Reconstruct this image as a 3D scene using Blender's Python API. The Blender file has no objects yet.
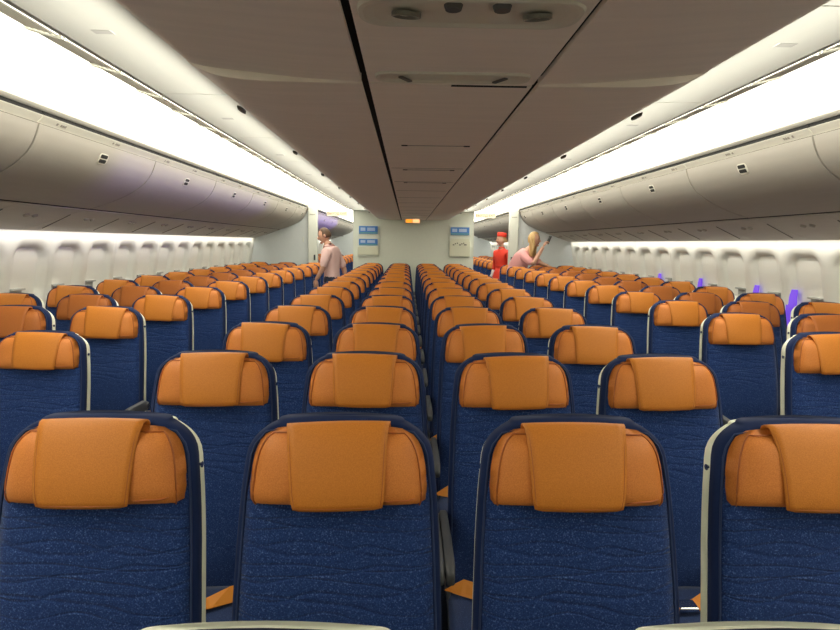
import bpy, bmesh, math, random
from mathutils import Vector, Matrix
from math import pi, sin, cos, sqrt, radians
random.seed(7)
sc = bpy.context.scene
COL = sc.collection

# ------------------------------------------------------------------ camera
YAW, PITCH, ROLL = 0.02086, 0.11182, 0.01276
cam_d = bpy.data.cameras.new('camera')
cam_d.sensor_width = 36.0
cam_d.lens = 36.0 * 640 / 840
cam_d.clip_start = 0.05
cam = bpy.data.objects.new('camera', cam_d)
COL.objects.link(cam)
r0 = Vector((cos(YAW), -sin(YAW), 0)); f0 = Vector((sin(YAW), cos(YAW), 0)); zz = Vector((0, 0, 1))
F = f0 * cos(PITCH) - zz * sin(PITCH)
U0 = f0 * sin(PITCH) + zz * cos(PITCH)
Rv = r0 * cos(ROLL) + U0 * sin(ROLL)
Uv = U0 * cos(ROLL) - r0 * sin(ROLL)
M = Matrix(((Rv.x, Uv.x, -F.x, -0.112), (Rv.y, Uv.y, -F.y, 0.0), (Rv.z, Uv.z, -F.z, 1.539), (0, 0, 0, 1)))
cam.matrix_world = M
sc.camera = cam

# ------------------------------------------------------------------ world, exposure
w = bpy.data.worlds.new('world'); sc.world = w; w.use_nodes = True
w.node_tree.nodes['Background'].inputs[0].default_value = (1.0, 0.95, 0.88, 1)
w.node_tree.nodes['Background'].inputs[1].default_value = 0.02
sc.view_settings.view_transform = 'Standard'
sc.view_settings.look = 'None'
sc.view_settings.exposure = 0.12
sc.view_settings.gamma = 1.0
sc.view_settings.use_curve_mapping = False

COVE_EMIT = 3.6          # glow given to the cove wall, standing in for light washed onto it
EDGE_W = 18.0
WASH_W = 14.5
EDGE_EMIT = 0.8          # strip lamps hidden on top of the cloud's edges
WASH_EMIT = 6.0          # thin strip that washes the side wall

def area_lamp(name, loc, rot, sx, sy, power, color, label, cat='lamp', spread=None):
    d = bpy.data.lights.new(name, 'AREA'); d.shape = 'RECTANGLE'; d.size = sx; d.size_y = sy
    d.energy = power; d.color = color
    if spread: d.spread = spread
    o = bpy.data.objects.new(name, d); o.location = loc; o.rotation_euler = rot
    COL.objects.link(o); return o

def aim(o, target):
    d = Vector(target) - o.location
    o.rotation_euler = d.to_track_quat('-Z', 'Y').to_euler()

VIOLET = (0.25, 0.12, 1.0)
# violet mood strips that shine on the left bins
m = area_lamp('mood_lamp', (-1.16, 6.6, 2.12), (0, 0, 0), 0.03, 4.6, 1.7, VIOLET, 'violet mood light', spread=radians(32))
m.rotation_euler = (0, radians(80), 0)
m = area_lamp('mood_lamp', (-1.16, 15.5, 2.12), (0, 0, 0), 0.03, 4.0, 6.0, VIOLET, 'violet mood light', spread=radians(40))
m.rotation_euler = (0, radians(80), 0)

WARM = (1.0, 0.97, 0.86)
for s_ in (-1, 1):
    # linear lamps on top of the centre ceiling's edges, beam turned up and outward on the light panels
    l_ = area_lamp('edge_lamp', (s_ * 0.700, 5.2, 2.052), (0, 0, 0), 0.02, 13.6, EDGE_W, WARM, '', spread=radians(30))
    l_.rotation_euler = (0, s_ * -radians(90 + 14), 0)
    # linear lamps along the foot of the service panels, washing the side walls
    for yc_, ln_ in ((5.2, 13.6), (18.1, 11.6)):
        l_ = area_lamp('wall_wash_lamp', (s_ * 2.90, yc_, 1.597), (0, 0, 0), 0.02, ln_, WASH_W * ln_ / 13.6, WARM, '', spread=radians(140))
        l_.rotation_euler = (0, s_ * -radians(28), 0)

# ------------------------------------------------------------------ materials
MATS = {}
def mat(name, col, rough=0.6, metal=0.0, emit=None, es=1.0, spec=0.5, sheen=0.0):
    m = bpy.data.materials.new(name); m.use_nodes = True
    b = m.node_tree.nodes['Principled BSDF']
    b.inputs['Base Color'].default_value = (*col, 1)
    b.inputs['Roughness'].default_value = rough
    b.inputs['Metallic'].default_value = metal
    b.inputs['Specular IOR Level'].default_value = spec
    if sheen:
        b.inputs['Sheen Weight'].default_value = sheen
    if emit:
        b.inputs['Emission Color'].default_value = (*emit, 1)
        b.inputs['Emission Strength'].default_value = es
    MATS[name] = m
    return m

def nodes(m):
    nt = m.node_tree
    return nt, nt.nodes, nt.links, nt.nodes['Principled BSDF']

def add_noise_variation(m, scale, c1, c2, bump=0.0, stretch=(1, 1, 1), detail=4, lo=0.35, hi=0.65, dist=0.002):
    nt, N, L, b = nodes(m)
    tc = N.new('ShaderNodeTexCoord'); mp = N.new('ShaderNodeMapping'); mp.inputs['Scale'].default_value = stretch
    L.new(tc.outputs['Object'], mp.inputs['Vector'])
    n = N.new('ShaderNodeTexNoise'); n.inputs['Scale'].default_value = scale; n.inputs['Detail'].default_value = detail
    L.new(mp.outputs[0], n.inputs['Vector'])
    r = N.new('ShaderNodeValToRGB'); r.color_ramp.elements[0].position = lo; r.color_ramp.elements[1].position = hi
    r.color_ramp.elements[0].color = (*c1, 1); r.color_ramp.elements[1].color = (*c2, 1)
    L.new(n.outputs['Fac'], r.inputs[0]); L.new(r.outputs[0], b.inputs['Base Color'])
    if bump:
        bp = N.new('ShaderNodeBump'); bp.inputs['Strength'].default_value = bump; bp.inputs['Distance'].default_value = dist
        L.new(n.outputs['Fac'], bp.inputs['Height']); L.new(bp.outputs[0], b.inputs['Normal'])
    return m

def leather(name, c1, c2):
    m = mat(name, c1, 0.55, spec=0.35)
    add_noise_variation(m, 420, c1, c2, 0.35, detail=3, dist=0.0012)
    return m

leather('orange_leather', (0.60, 0.190, 0.034), (0.70, 0.240, 0.048))
leather('orange_leather_flap', (0.56, 0.185, 0.020), (0.64, 0.222, 0.028))
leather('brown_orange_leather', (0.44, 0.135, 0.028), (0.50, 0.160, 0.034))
mat('orange_piping', (0.42, 0.11, 0.018), 0.5)
mat('orange_thread', (0.62, 0.26, 0.07), 0.5)
mat('orange_webbing', (0.70, 0.25, 0.02), 0.5)

def fabric(name, c1, c2, fleck, wrinkles):
    m = mat(name, c1, 0.85, spec=0.2, sheen=0.15)
    nt, N, L, b = nodes(m)
    tc = N.new('ShaderNodeTexCoord')
    n = N.new('ShaderNodeTexNoise'); n.inputs['Scale'].default_value = 330; n.inputs['Detail'].default_value = 2
    L.new(tc.outputs['Object'], n.inputs['Vector'])
    r = N.new('ShaderNodeValToRGB'); e = r.color_ramp.elements
    e[0].position = 0.40; e[0].color = (*c1, 1); e[1].position = 0.60; e[1].color = (*c2, 1)
    x = e.new(0.72); x.color = (*fleck, 1)
    L.new(n.outputs['Fac'], r.inputs[0]); L.new(r.outputs[0], b.inputs['Base Color'])
    b1 = N.new('ShaderNodeBump'); b1.inputs['Strength'].default_value = 0.35; b1.inputs['Distance'].default_value = 0.001
    L.new(n.outputs['Fac'], b1.inputs['Height'])
    last = b1
    if wrinkles:
        # quilted creases: level lines of a wide flat noise, only in the upper part of the back
        mp = N.new('ShaderNodeMapping'); mp.inputs['Scale'].default_value = (2.4, 1.0, 11.0)
        L.new(tc.outputs['Object'], mp.inputs['Vector'])
        n2 = N.new('ShaderNodeTexNoise'); n2.inputs['Scale'].default_value = 1.0; n2.inputs['Detail'].default_value = 0.6
        L.new(mp.outputs[0], n2.inputs['Vector'])
        sx = N.new('ShaderNodeSeparateXYZ'); L.new(tc.outputs['Object'], sx.inputs[0])
        def lines(freq, amp, noise_out):
            ad = N.new('ShaderNodeMath'); ad.operation = 'MULTIPLY'; ad.inputs[1].default_value = freq
            L.new(sx.outputs['Z'], ad.inputs[0])
            ml = N.new('ShaderNodeMath'); ml.operation = 'MULTIPLY_ADD'; ml.inputs[1].default_value = amp
            L.new(noise_out, ml.inputs[0]); L.new(ad.outputs[0], ml.inputs[2])
            fr = N.new('ShaderNodeMath'); fr.operation = 'FRACT'; L.new(ml.outputs[0], fr.inputs[0])
            rr = N.new('ShaderNodeValToRGB'); e = rr.color_ramp.elements
            e[0].position = 0.0; e[0].color = (0, 0, 0, 1); e[1].position = 0.14; e[1].color = (1, 1, 1, 1)
            y = e.new(0.86); y.color = (1, 1, 1, 1); y2 = e.new(1.0); y2.color = (0, 0, 0, 1)
            rr.color_ramp.interpolation = 'EASE'
            L.new(fr.outputs[0], rr.inputs[0]); return rr.outputs[0]
        mp3 = N.new('ShaderNodeMapping'); mp3.inputs['Scale'].default_value = (3.6, 1.0, 7.0); mp3.inputs['Location'].default_value = (4.1, 0, 2.7)
        L.new(tc.outputs['Object'], mp3.inputs['Vector'])
        n3 = N.new('ShaderNodeTexNoise'); n3.inputs['Scale'].default_value = 1.3; n3.inputs['Detail'].default_value = 0.5
        L.new(mp3.outputs[0], n3.inputs['Vector'])
        la = lines(30.0, 3.4, n2.outputs['Fac']); lb = lines(25.0, -3.2, n3.outputs['Fac'])
        r2 = N.new('ShaderNodeMath'); r2.operation = 'MINIMUM'; L.new(la, r2.inputs[0]); L.new(lb, r2.inputs[1])
        # mask by height 0.76..0.99
        mr = N.new('ShaderNodeMapRange'); mr.inputs['From Min'].default_value = 0.75; mr.inputs['From Max'].default_value = 0.80
        L.new(sx.outputs['Z'], mr.inputs['Value'])
        sub = N.new('ShaderNodeMath'); sub.operation = 'SUBTRACT'; sub.inputs[0].default_value = 1.0
        L.new(r2.outputs[0], sub.inputs[1])
        mm = N.new('ShaderNodeMath'); mm.operation = 'MULTIPLY'; L.new(sub.outputs[0], mm.inputs[0]); L.new(mr.outputs[0], mm.inputs[1])
        inv = N.new('ShaderNodeMath'); inv.operation = 'SUBTRACT'; inv.inputs[0].default_value = 1.0; L.new(mm.outputs[0], inv.inputs[1])
        b2 = N.new('ShaderNodeBump'); b2.inputs['Strength'].default_value = 1.0; b2.inputs['Distance'].default_value = 0.0022
        L.new(inv.outputs[0], b2.inputs['Height']); L.new(b1.outputs[0], b2.inputs['Normal'])
        last = b2
    L.new(last.outputs[0], b.inputs['Normal'])
    return m
fabric('navy_fabric', (0.007, 0.026, 0.118), (0.016, 0.050, 0.185), (0.10, 0.17, 0.38), True)
fabric('navy_plain', (0.007, 0.024, 0.100), (0.014, 0.042, 0.145), (0.07, 0.12, 0.28), False)
mat('navy_border', (0.007, 0.019, 0.078), 0.8, spec=0.2, sheen=0.05)
mat('navy_edge', (0.016, 0.034, 0.105), 0.8)
mat('cream_shell', (0.88, 0.90, 0.74), 0.4)
mat('grey_plastic', (0.07, 0.075, 0.085), 0.5)
mat('dark_plastic', (0.03, 0.035, 0.045), 0.5)
mat('chrome', (0.75, 0.76, 0.78), 0.18, 1.0)
mat('frame_grey', (0.30, 0.31, 0.33), 0.4, 0.6)
add_noise_variation(mat('carpet', (0.02, 0.03, 0.07), 0.95), 90, (0.012, 0.02, 0.05), (0.03, 0.045, 0.09), 0.4)

def panel(name, col, rough=0.45, grain=0.05, dark=0.93, stretch=(8, 1, 8)):
    m = mat(name, col, rough)
    add_noise_variation(m, 3.0, tuple(c * dark for c in col), col, 0.0, stretch=stretch, detail=5)
    return m
panel('ceiling_grey', (0.80, 0.70, 0.61), 0.55, dark=0.94, stretch=(1, 9, 1))
panel('light_panel', (0.70, 0.70, 0.63), 0.5, dark=0.98)
panel('psu_plastic', (0.46, 0.425, 0.375), 0.6, dark=0.96)
panel('bin_plastic', (0.40, 0.372, 0.33), 0.65, dark=0.96)
panel('bin_lip', (0.66, 0.64, 0.56), 0.4, dark=0.97)
panel('wall_white', (0.80, 0.79, 0.73), 0.5, dark=0.98)
mat('ledge_grey', (0.42, 0.42, 0.40), 0.5)
panel('shade_grey', (0.50, 0.465, 0.415), 0.5, dark=0.97)
panel('bulkhead_green', (0.72, 0.755, 0.68), 0.5, dark=0.98)
panel('bulkhead_blue', (0.66, 0.70, 0.72), 0.5, dark=0.98)
panel('post_white', (0.68, 0.70, 0.64), 0.45, dark=0.98)
mat('gap_black', (0.008, 0.008, 0.008), 0.9)
mat('seam_dark', (0.10, 0.09, 0.08), 0.8)
mat('seam_soft', (0.34, 0.31, 0.27), 0.8)
mat('channel_grey', (0.50, 0.49, 0.45), 0.7)
mat('edge_lamp', (0.9, 0.9, 0.85), 0.5, emit=(1.0, 0.96, 0.84), es=EDGE_EMIT)
mat('unit_olive', (0.60, 0.55, 0.45), 0.5)
mat('cup_olive', (0.13, 0.12, 0.09), 0.4)
mat('vent_slat', (0.66, 0.64, 0.56), 0.5)
mat('vent_back', (0.07, 0.07, 0.06), 0.8)
mat('vent_dim', (0.30, 0.29, 0.25), 0.8)
mat('cove_wall_glow', (0.9, 0.9, 0.85), 0.5, emit=(1.0, 0.955, 0.80), es=COVE_EMIT)  # cove wall surface, lit by its own emission instead of hidden lamps
mat('wash_lens', (0.9, 0.9, 0.85), 0.5, emit=(1.0, 0.98, 0.90), es=WASH_EMIT)
mat('amber_glow', (0.6, 0.25, 0.02), 0.5, emit=(1.0, 0.36, 0.03), es=1.1)
mat('amber_pale', (0.8, 0.4, 0.2), 0.5, emit=(1.0, 0.50, 0.22), es=1.3)
mat('violet_glow', (0.2, 0.1, 0.6), 0.5, emit=(0.10, 0.03, 0.55), es=0.8)
mat('sign_cream', (0.80, 0.72, 0.55), 0.5)
mat('sign_brown', (0.30, 0.13, 0.06), 0.6)
mat('blue_print', (0.06, 0.22, 0.62), 0.35)
mat('blue_pale', (0.42, 0.55, 0.80), 0.35)
mat('teal_print', (0.12, 0.33, 0.42), 0.35)
mat('holder_cream', (0.66, 0.67, 0.54), 0.45)
mat('print_black', (0.05, 0.05, 0.05), 0.6)
mat('skin', (0.62, 0.34, 0.24), 0.5)
mat('hair_brown', (0.10, 0.055, 0.03), 0.6)
mat('hair_blonde', (0.50, 0.32, 0.13), 0.55)
mat('pink_cloth', (0.82, 0.56, 0.54), 0.8)
mat('rose_cloth', (0.84, 0.40, 0.40), 0.8)
mat('red_cloth', (0.80, 0.045, 0.02), 0.65)
mat('dark_trousers', (0.02, 0.025, 0.05), 0.8)
mat('white_cloth', (0.8, 0.8, 0.8), 0.7)
mat('phone_black', (0.01, 0.01, 0.012), 0.7)
mat('lip', (0.5, 0.08, 0.07), 0.5)
mat('eye', (0.03, 0.02, 0.02), 0.3)

# ------------------------------------------------------------------ helpers
def link(name, me, m=None, parent=None, smooth=False):
    o = bpy.data.objects.new(name, me)
    COL.objects.link(o)
    if m is not None:
        for x in (m if isinstance(m, (list, tuple)) else [m]):
            me.materials.append(MATS[x])
    if smooth:
        for p in me.polygons: p.use_smooth = True
    if parent: o.parent = parent
    return o
def mesh_of(bm, name='m', recalc=True):
    if recalc: bmesh.ops.recalc_face_normals(bm, faces=bm.faces)
    me = bpy.data.meshes.new(name); bm.to_mesh(me); bm.free(); return me
def obj(name, bm, m, parent=None, smooth=False, recalc=True):
    return link(name, mesh_of(bm, name, recalc), m, parent, smooth)
def struct(o): o['kind'] = 'structure'; return o
def tag(o, label, cat, group=None):
    o['label'] = label; o['category'] = cat
    if group: o['group'] = group
    return o
def thing(name, label, cat, loc=(0, 0, 0), group=None):
    o = bpy.data.objects.new(name, None); COL.objects.link(o); o.location = loc
    o.empty_display_size = 0.05
    return tag(o, label, cat, group)
def add_box(bm, c, s, rot=None, mi=0):
    g = bmesh.ops.create_cube(bm, size=1)
    T = Matrix.Translation(c) @ (rot.to_4x4() if rot else Matrix.Identity(4)) @ Matrix.Diagonal((*s, 1))
    bmesh.ops.transform(bm, matrix=T, verts=g['verts'])
    for v in g['verts']:
        for f in v.link_faces: f.material_index = mi
    return g['verts']
def box(name, c, s, m, parent=None, bevel=0.0, rot=None):
    bm = bmesh.new(); add_box(bm, c, s, rot)
    if bevel: bmesh.ops.bevel(bm, geom=list(bm.edges), offset=bevel, segments=2, affect='EDGES', profile=0.6)
    return obj(name, bm, m, parent)
def add_cyl(bm, a, b, r1, r2=None, n=12):
    a = Vector(a); b = Vector(b); r2 = r1 if r2 is None else r2
    d = b - a
    g = bmesh.ops.create_cone(bm, cap_ends=True, segments=n, radius1=r1, radius2=r2, depth=d.length)
    T = Matrix.Translation((a + b) / 2) @ d.to_track_quat('Z', 'Y').to_matrix().to_4x4()
    bmesh.ops.transform(bm, matrix=T, verts=g['verts']); return g['verts']
def loops_mesh(bm, loops, close=True, cap=True):
    vs = [[bm.verts.new(p) for p in lp] for lp in loops]
    n = len(loops[0])
    for a, b in zip(vs[:-1], vs[1:]):
        for i in range(n if close else n - 1):
            j = (i + 1) % n
            bm.faces.new((a[i], a[j], b[j], b[i]))
    if cap and close:
        bm.faces.new(list(reversed(vs[0]))); bm.faces.new(vs[-1])
    return vs
def tube(bm, pts, r, n=8):
    pts = [Vector(p) for p in pts]; loops = []
    for i, p in enumerate(pts):
        d = (pts[min(i + 1, len(pts) - 1)] - pts[max(i - 1, 0)]).normalized()
        q = d.to_track_quat('Z', 'Y')
        rr = r[i] if isinstance(r, (list, tuple)) else r
        loops.append([p + q @ Vector((rr * cos(2 * pi * k / n), rr * sin(2 * pi * k / n), 0)) for k in range(n)])
    loops_mesh(bm, loops)
def offset_profile(pts, t):
    """pts: (x,z) open polyline; gives the line moved by t to its left side."""
    out = []
    for i in range(len(pts)):
        a = Vector(pts[max(i - 1, 0)]); b = Vector(pts[min(i + 1, len(pts) - 1)])
        d = (b - a).normalized(); nrm = Vector((-d.y, d.x))
        out.append((pts[i][0] + nrm.x * t, pts[i][1] + nrm.y * t))
    return out
def sweep(name, pts, y0, y1, t, m, parent=None, smooth=False, sgn=1):
    """solid panel: profile (x,z) run along Y, thickness t towards its left side"""
    bm = bmesh.new()
    ring = list(pts) + list(reversed(offset_profile(pts, t)))
    loops = [[(sgn * x, y, z) for x, z in ring] for y in (y0, y1)]
    loops_mesh(bm, loops)
    o = obj(name, bm, m, parent)
    if smooth:
        o.data.set_sharp_from_angle(angle=radians(40)) if hasattr(o.data, 'set_sharp_from_angle') else None
        for p in o.data.polygons: p.use_smooth = True
    return o
def smooth_curve(pts, n=6):
    """Catmull-Rom through the points"""
    P = [Vector(p) for p in pts]; P = [P[0] * 2 - P[1]] + P + [P[-1] * 2 - P[-2]]
    out = []
    for i in range(1, len(P) - 2):
        for k in range(n):
            t = k / n; a, b, c, d = P[i - 1], P[i], P[i + 1], P[i + 2]
            out.append(tuple(0.5 * ((2 * b) + (c - a) * t + (2 * a - 5 * b + 4 * c - d) * t * t + (3 * b - a - 3 * c + d) * t ** 3)))
    out.append(tuple(P[-2])); return out
def dup(root, loc=None, label=None, group=None, rz=None):
    r = root.copy(); COL.objects.link(r)
    if loc is not None: r.location = loc
    if rz is not None: r.rotation_euler = (0, 0, rz)
    if label: r['label'] = label
    if group: r['group'] = group
    for ch in KIDS[root.name]:
        c = ch.copy(); COL.objects.link(c); c.parent = r
        for g in KIDS.get(ch.name, ()):
            d = g.copy(); COL.objects.link(d); d.parent = c
    return r
KIDS = {}
def register(root):
    KIDS[root.name] = [o for o in COL.objects if o.parent is root]
    for k in KIDS[root.name]: KIDS[k.name] = [o for o in COL.objects if o.parent is k]
ORD = ['zeroth', 'first', 'second', 'third', 'fourth', 'fifth', 'sixth', 'seventh', 'eighth', 'ninth', 'tenth', 'eleventh', 'twelfth', 'thirteenth', 'fourteenth', 'fifteenth', 'sixteenth', 'seventeenth', 'eighteenth', 'nineteenth', 'twentieth', 'twenty-first', 'twenty-second', 'twenty-third', 'twenty-fourth', 'twenty-fifth', 'twenty-sixth', 'twenty-seventh', 'twenty-eighth', 'twenty-ninth', 'thirtieth', 'thirty-first', 'thirty-second', 'thirty-third']
SIDE = {-1: 'left', 1: 'right'}

YA, YBK, YE = -1.6, 12.1, 24.0         # cabin behind the lens, bulkhead, far end

# ------------------------------------------------------------------ shell: floor, walls, ceiling
bm = bmesh.new(); add_box(bm, (0, (YA + YE) / 2, -0.03), (6.3, YE - YA, 0.06)); struct(obj('floor', bm, 'carpet'))
struct(box('wall_back', (0, YA - 0.05, 1.2), (6.4, 0.1, 2.6), 'bulkhead_green'))

WP = smooth_curve([(2.99, 1.62), (3.035, 1.35), (3.075, 1.1), (3.09, 0.75), (3.03, 0.4), (2.86, 0.02)], 8)
def wall_x(z):
    for (x0, z0), (x1, z1) in zip(WP[:-1], WP[1:]):
        if z <= z0 and z >= z1:
            t = (z0 - z) / (z0 - z1) if z0 != z1 else 0
            return x0 + (x1 - x0) * t
    return WP[-1][0] if z < 0.1 else WP[0][0]
WIN_P = 0.56; WIN_0 = 5.27 + 0.28
def sstep(a, b, x):
    t = max(0.0, min(1.0, (x - a) / (b - a))); return t * t * (3 - 2 * t)
def sd_win(dy, z):
    # rounded tall opening, slightly wider at the foot
    hw = 0.213 + 0.02 * max(0.0, 1.35 - z); zc, hh, r = 1.27, 0.235, 0.125
    qx, qz = abs(dy) - hw + r, abs(z - zc) - hh + r
    return sqrt(max(qx, 0) ** 2 + max(qz, 0) ** 2) + min(max(qx, qz), 0) - r
wins = []
k = -12
for k in range(-12, 40):
    yc = WIN_0 + k * WIN_P
    if YA + 0.3 < yc < YE - 0.3 and abs(yc - 12.1) > 0.25: wins.append(yc)
def build_wall(s):
    bm = bmesh.new()
    zs = [1.62 - 0.0125 * i for i in range(0, 49)] + [0.98, 0.9, 0.75, 0.6, 0.4, 0.2, 0.02]
    step = WIN_P / 28
    ys = []
    y = WIN_0 - 12.5 * WIN_P
    while y < YE + 0.01:
        ys.append(y); y += step
    rows = []
    for y in ys:
        near = min(wins, key=lambda c: abs(c - y)); dy = y - near
        seam = abs(((y - (WIN_0 - WIN_P / 2)) / (2 * WIN_P) + 0.5) % 1 - 0.5) * 2 * WIN_P
        col = []
        for z in zs:
            d = 0.0
            if z > 1.0 and abs(dy) < 0.27:
                sd = sd_win(dy, z)
                d = 0.040 * sstep(0.002, -0.026, sd)
                d += 0.010 * sstep(0.04, 0.0, sd)
            if seam < 0.011: d += 0.008
            col.append(bm.verts.new((s * (wall_x(z) + d), y, z)))
        rows.append(col)
    for a, b in zip(rows[:-1], rows[1:]):
        for i in range(len(zs) - 1):
            bm.faces.new((a[i], a[i + 1], b[i + 1], b[i]) if s > 0 else (a[i], b[i], b[i + 1], a[i + 1]))
    o = obj('wall_' + SIDE[s], bm, 'wall_white', smooth=True, recalc=False)
    mo = o.modifiers.new('thick', 'SOLIDIFY'); mo.thickness = 0.03; mo.offset = 1
    # make sure thickness goes outward
    mo.offset = -1
    return struct(o)
for s in (-1, 1): build_wall(s)

# window shades: a rounded plate low in each recess, with a ledge
def shade_mesh(s):
    bm = bmesh.new(); pts = []
    hw, hh, r = 0.190, 0.222, 0.120
    for cx, cz, a0 in ((hw - r, hh - r, 0), (-hw + r, hh - r, pi / 2), (-hw + 0.05, -hh + 0.05, pi), (hw - 0.05, -hh + 0.05, 1.5 * pi)):
        rr = r if cz > 0 else 0.05
        for k in range(7):
            a = a0 + k * pi / 12; pts.append((cx + rr * cos(a), cz + rr * sin(a)))
    def P(y, z, d): return (s * (wall_x(1.26 + z) + d), y, 1.26 + z)
    loops_mesh(bm, [[P(y, z, 0.060) for y, z in pts], [P(y, z, 0.037) for y, z in pts], [P(y * 0.96, z * 0.97, 0.034) for y, z in pts]])
    return mesh_of(bm)
def ledge_mesh(s):
    bm = bmesh.new()
    x = wall_x(1.12)
    add_box(bm, (s * (x + 0.02), -0.10, 1.150), (0.10, 0.17, 0.016))
    bmesh.ops.bevel(bm, geom=list(bm.edges), offset=0.004, segments=2, affect='EDGES')
    add_box(bm, (s * (x + 0.03), -0.10, 1.118), (0.06, 0.15, 0.06))
    return mesh_of(bm)
wn = 0
for s in (-1, 1):
    sm = shade_mesh(s); lm = ledge_mesh(s)
    sm.materials.append(MATS['shade_grey']); lm.materials.append(MATS['ledge_grey'])
    for p in sm.polygons: p.use_smooth = False
    for yc in wins:
        if yc < 2.5: continue
        wn += 1
        o = bpy.data.objects.new('window_%d' % wn, sm); COL.objects.link(o); o.location = (0, yc, 0); struct(o)
        l = bpy.data.objects.new('window_ledge', lm); COL.objects.link(l); l.parent = o

# --- ceiling cloud over the centre block: two side panels and a middle strip, with a joint at Y = 1.82
def cloud(y0, y1, P):
    P = smooth_curve(P, 5)
    for s in (-1, 1):
        o = sweep('ceiling_' + SIDE[s], P, y0, y1, 0.012, 'ceiling_grey', smooth=True, sgn=s); struct(o)
NEARP = [(0.243, 1.976), (0.40, 1.984), (0.54, 1.997), (0.65, 2.008), (0.705, 2.018), (0.722, 2.035)]
AFTP = [(0.243, 1.972), (0.42, 1.973), (0.54, 1.976), (0.64, 1.988), (0.705, 2.014), (0.722, 2.035)]
cloud(YA, 1.82, NEARP)
ylist = [1.822, 4.2, 6.6, 9.0, YBK]
for a, b in zip(ylist[:-1], ylist[1:]): cloud(a, b - 0.003, AFTP)
cloud(YBK + 0.06, YE, AFTP)
for s in (-1, 1):   # riser that closes the step at the joint
    lo_ = smooth_curve(AFTP, 5)[:-1]; ring = [(s * x, z) for x, z in lo_] + [(s * 0.70, 2.036), (s * 0.243, 2.0)]
    bm = bmesh.new(); loops_mesh(bm, [[(x, y, z) for x, z in ring] for y in (1.816, 1.822)]); struct(obj('trim_9', bm, 'ceiling_grey'))
for a, b in [(YA, 1.815), (1.83, YBK)]:
    struct(box('ceiling', (0.003, (a + b) / 2, 1.985), (0.454, b - a, 0.02), 'ceiling_grey', bevel=0.004))
struct(box('ceiling', (0, (YBK + 0.06 + YE) / 2, 1.985), (0.454, YE - YBK - 0.06, 0.02), 'ceiling_grey'))
# black void above the joints
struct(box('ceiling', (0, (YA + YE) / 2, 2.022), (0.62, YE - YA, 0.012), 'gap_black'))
struct(box('ceiling', (0, (YA + YE) / 2, 2.30), (6.3, YE - YA, 0.02), 'bulkhead_green'))
# faint cross joints in the cloud
for y, nm in [(3.82, 1), (4.65, 1), (5.44, 1), (6.25, 1), (7.06, 1), (7.87, 1), (8.68, 1), (9.5, 1), (10.3, 1), (11.1, 1)]:
    struct(box('trim_1', (0.0, y, 1.9742), (0.42, 0.006, 0.002), 'seam_soft'))

# --- light panels beside the cloud (bright, flat, outboard of its edge) and the dome over the aisles
for s in (-1, 1):
    ys = [YA] + [2.73 + 1.09 * k for k in range(-3, 20)]
    ys = [y for y in ys if YA <= y < YE] + [YE]
    for a, b in zip(ys[:-1], ys[1:]):
        struct(sweep('ceiling_panel', [(0.66, 2.135), (1.125, 2.135)], a + 0.003, b - 0.003, 0.02, 'light_panel', sgn=s))
    struct(sweep('trim_2', [(0.66, 2.158), (1.14, 2.158)], YA, YE, 0.01, 'channel_grey', sgn=s))
    # thin grey channel along the outer edge of the panels
    struct(sweep('trim_3', [(1.125, 2.1365), (1.152, 2.1395)], YA, YE, 0.02, 'channel_grey', sgn=s))
    t = sweep('edge_light', [(0.690, 2.0505), (0.710, 2.0385)], YA, YE, -0.004, 'edge_lamp', sgn=s)
    tag(t, 'strip lamp hidden on top of the %s edge of the grey centre ceiling' % SIDE[s], 'light', 'strip lamps on the ceiling edges')

# --- cove: wall behind the grilles up to the bins, its light wash put in as emission
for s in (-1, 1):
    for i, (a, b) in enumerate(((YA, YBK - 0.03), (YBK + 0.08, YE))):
        t = thing('cove_glow', ('long glowing cove wall above the %s bins of the near cabin' if i == 0 else 'glowing cove wall above the %s bins beyond the bulkhead') % SIDE[s], 'light', (0, a, 2.14), 'glowing cove walls along the ceiling')
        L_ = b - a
        lens = sweep('lens', smooth_curve([(1.143, 2.141), (1.272, 2.175), (1.42, 2.205), (1.62, 2.235), (1.80, 2.252), (1.95, 2.25), (2.06, 2.21), (2.10, 2.13)], 4), 0, L_, 0.012, 'cove_wall_glow', t, smooth=True, sgn=s)  # the curved cove wall itself, made to glow as if washed by light
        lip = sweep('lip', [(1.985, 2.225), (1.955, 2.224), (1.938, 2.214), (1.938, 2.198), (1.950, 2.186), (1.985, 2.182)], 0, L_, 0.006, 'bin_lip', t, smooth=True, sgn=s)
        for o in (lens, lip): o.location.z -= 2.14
    # grilles
def grille(s):
    t = thing('air_vent', 'x', 'vent', (0, 0, 0), 'slatted air vents in the %s cove' % SIDE[s])
    n = Vector((-0.034, 0.128)).normalized()
    bm = bmesh.new()
    def pt(u, d): # u along the band 0..1, d below it
        x = 1.154 + 0.10 * u; z = 2.1405 + 0.0266 * u
        return x, z
    q = [pt(0, 0), pt(1, 0)]
    lo = [(x + 0.0005, z - 0.002) for x, z in q]
    loops_mesh(bm, [[(s * x, y, z) for x, z in (q + list(reversed(lo)))] for y in (-0.185, 0.185)])
    bm.free()
    bm = bmesh.new()
    for k in range(6):
        x, z = pt((k + 0.5) / 6, 0)
        add_box(bm, (s * x, 0, z - 0.002), (0.0082, 0.372, 0.0014))
    obj('slats', bm, 'vent_slat', t)
    for y in (-0.19, 0.19):
        bm = bmesh.new()
        x, z = pt(0.5, 0); add_box(bm, (s * x, y, z - 0.004), (0.115, 0.012, 0.008), Matrix.Rotation(-s * 0.26, 3, 'Y'))
        obj('vent_frame', bm, 'light_panel', t)
    register(t); return t
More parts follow.
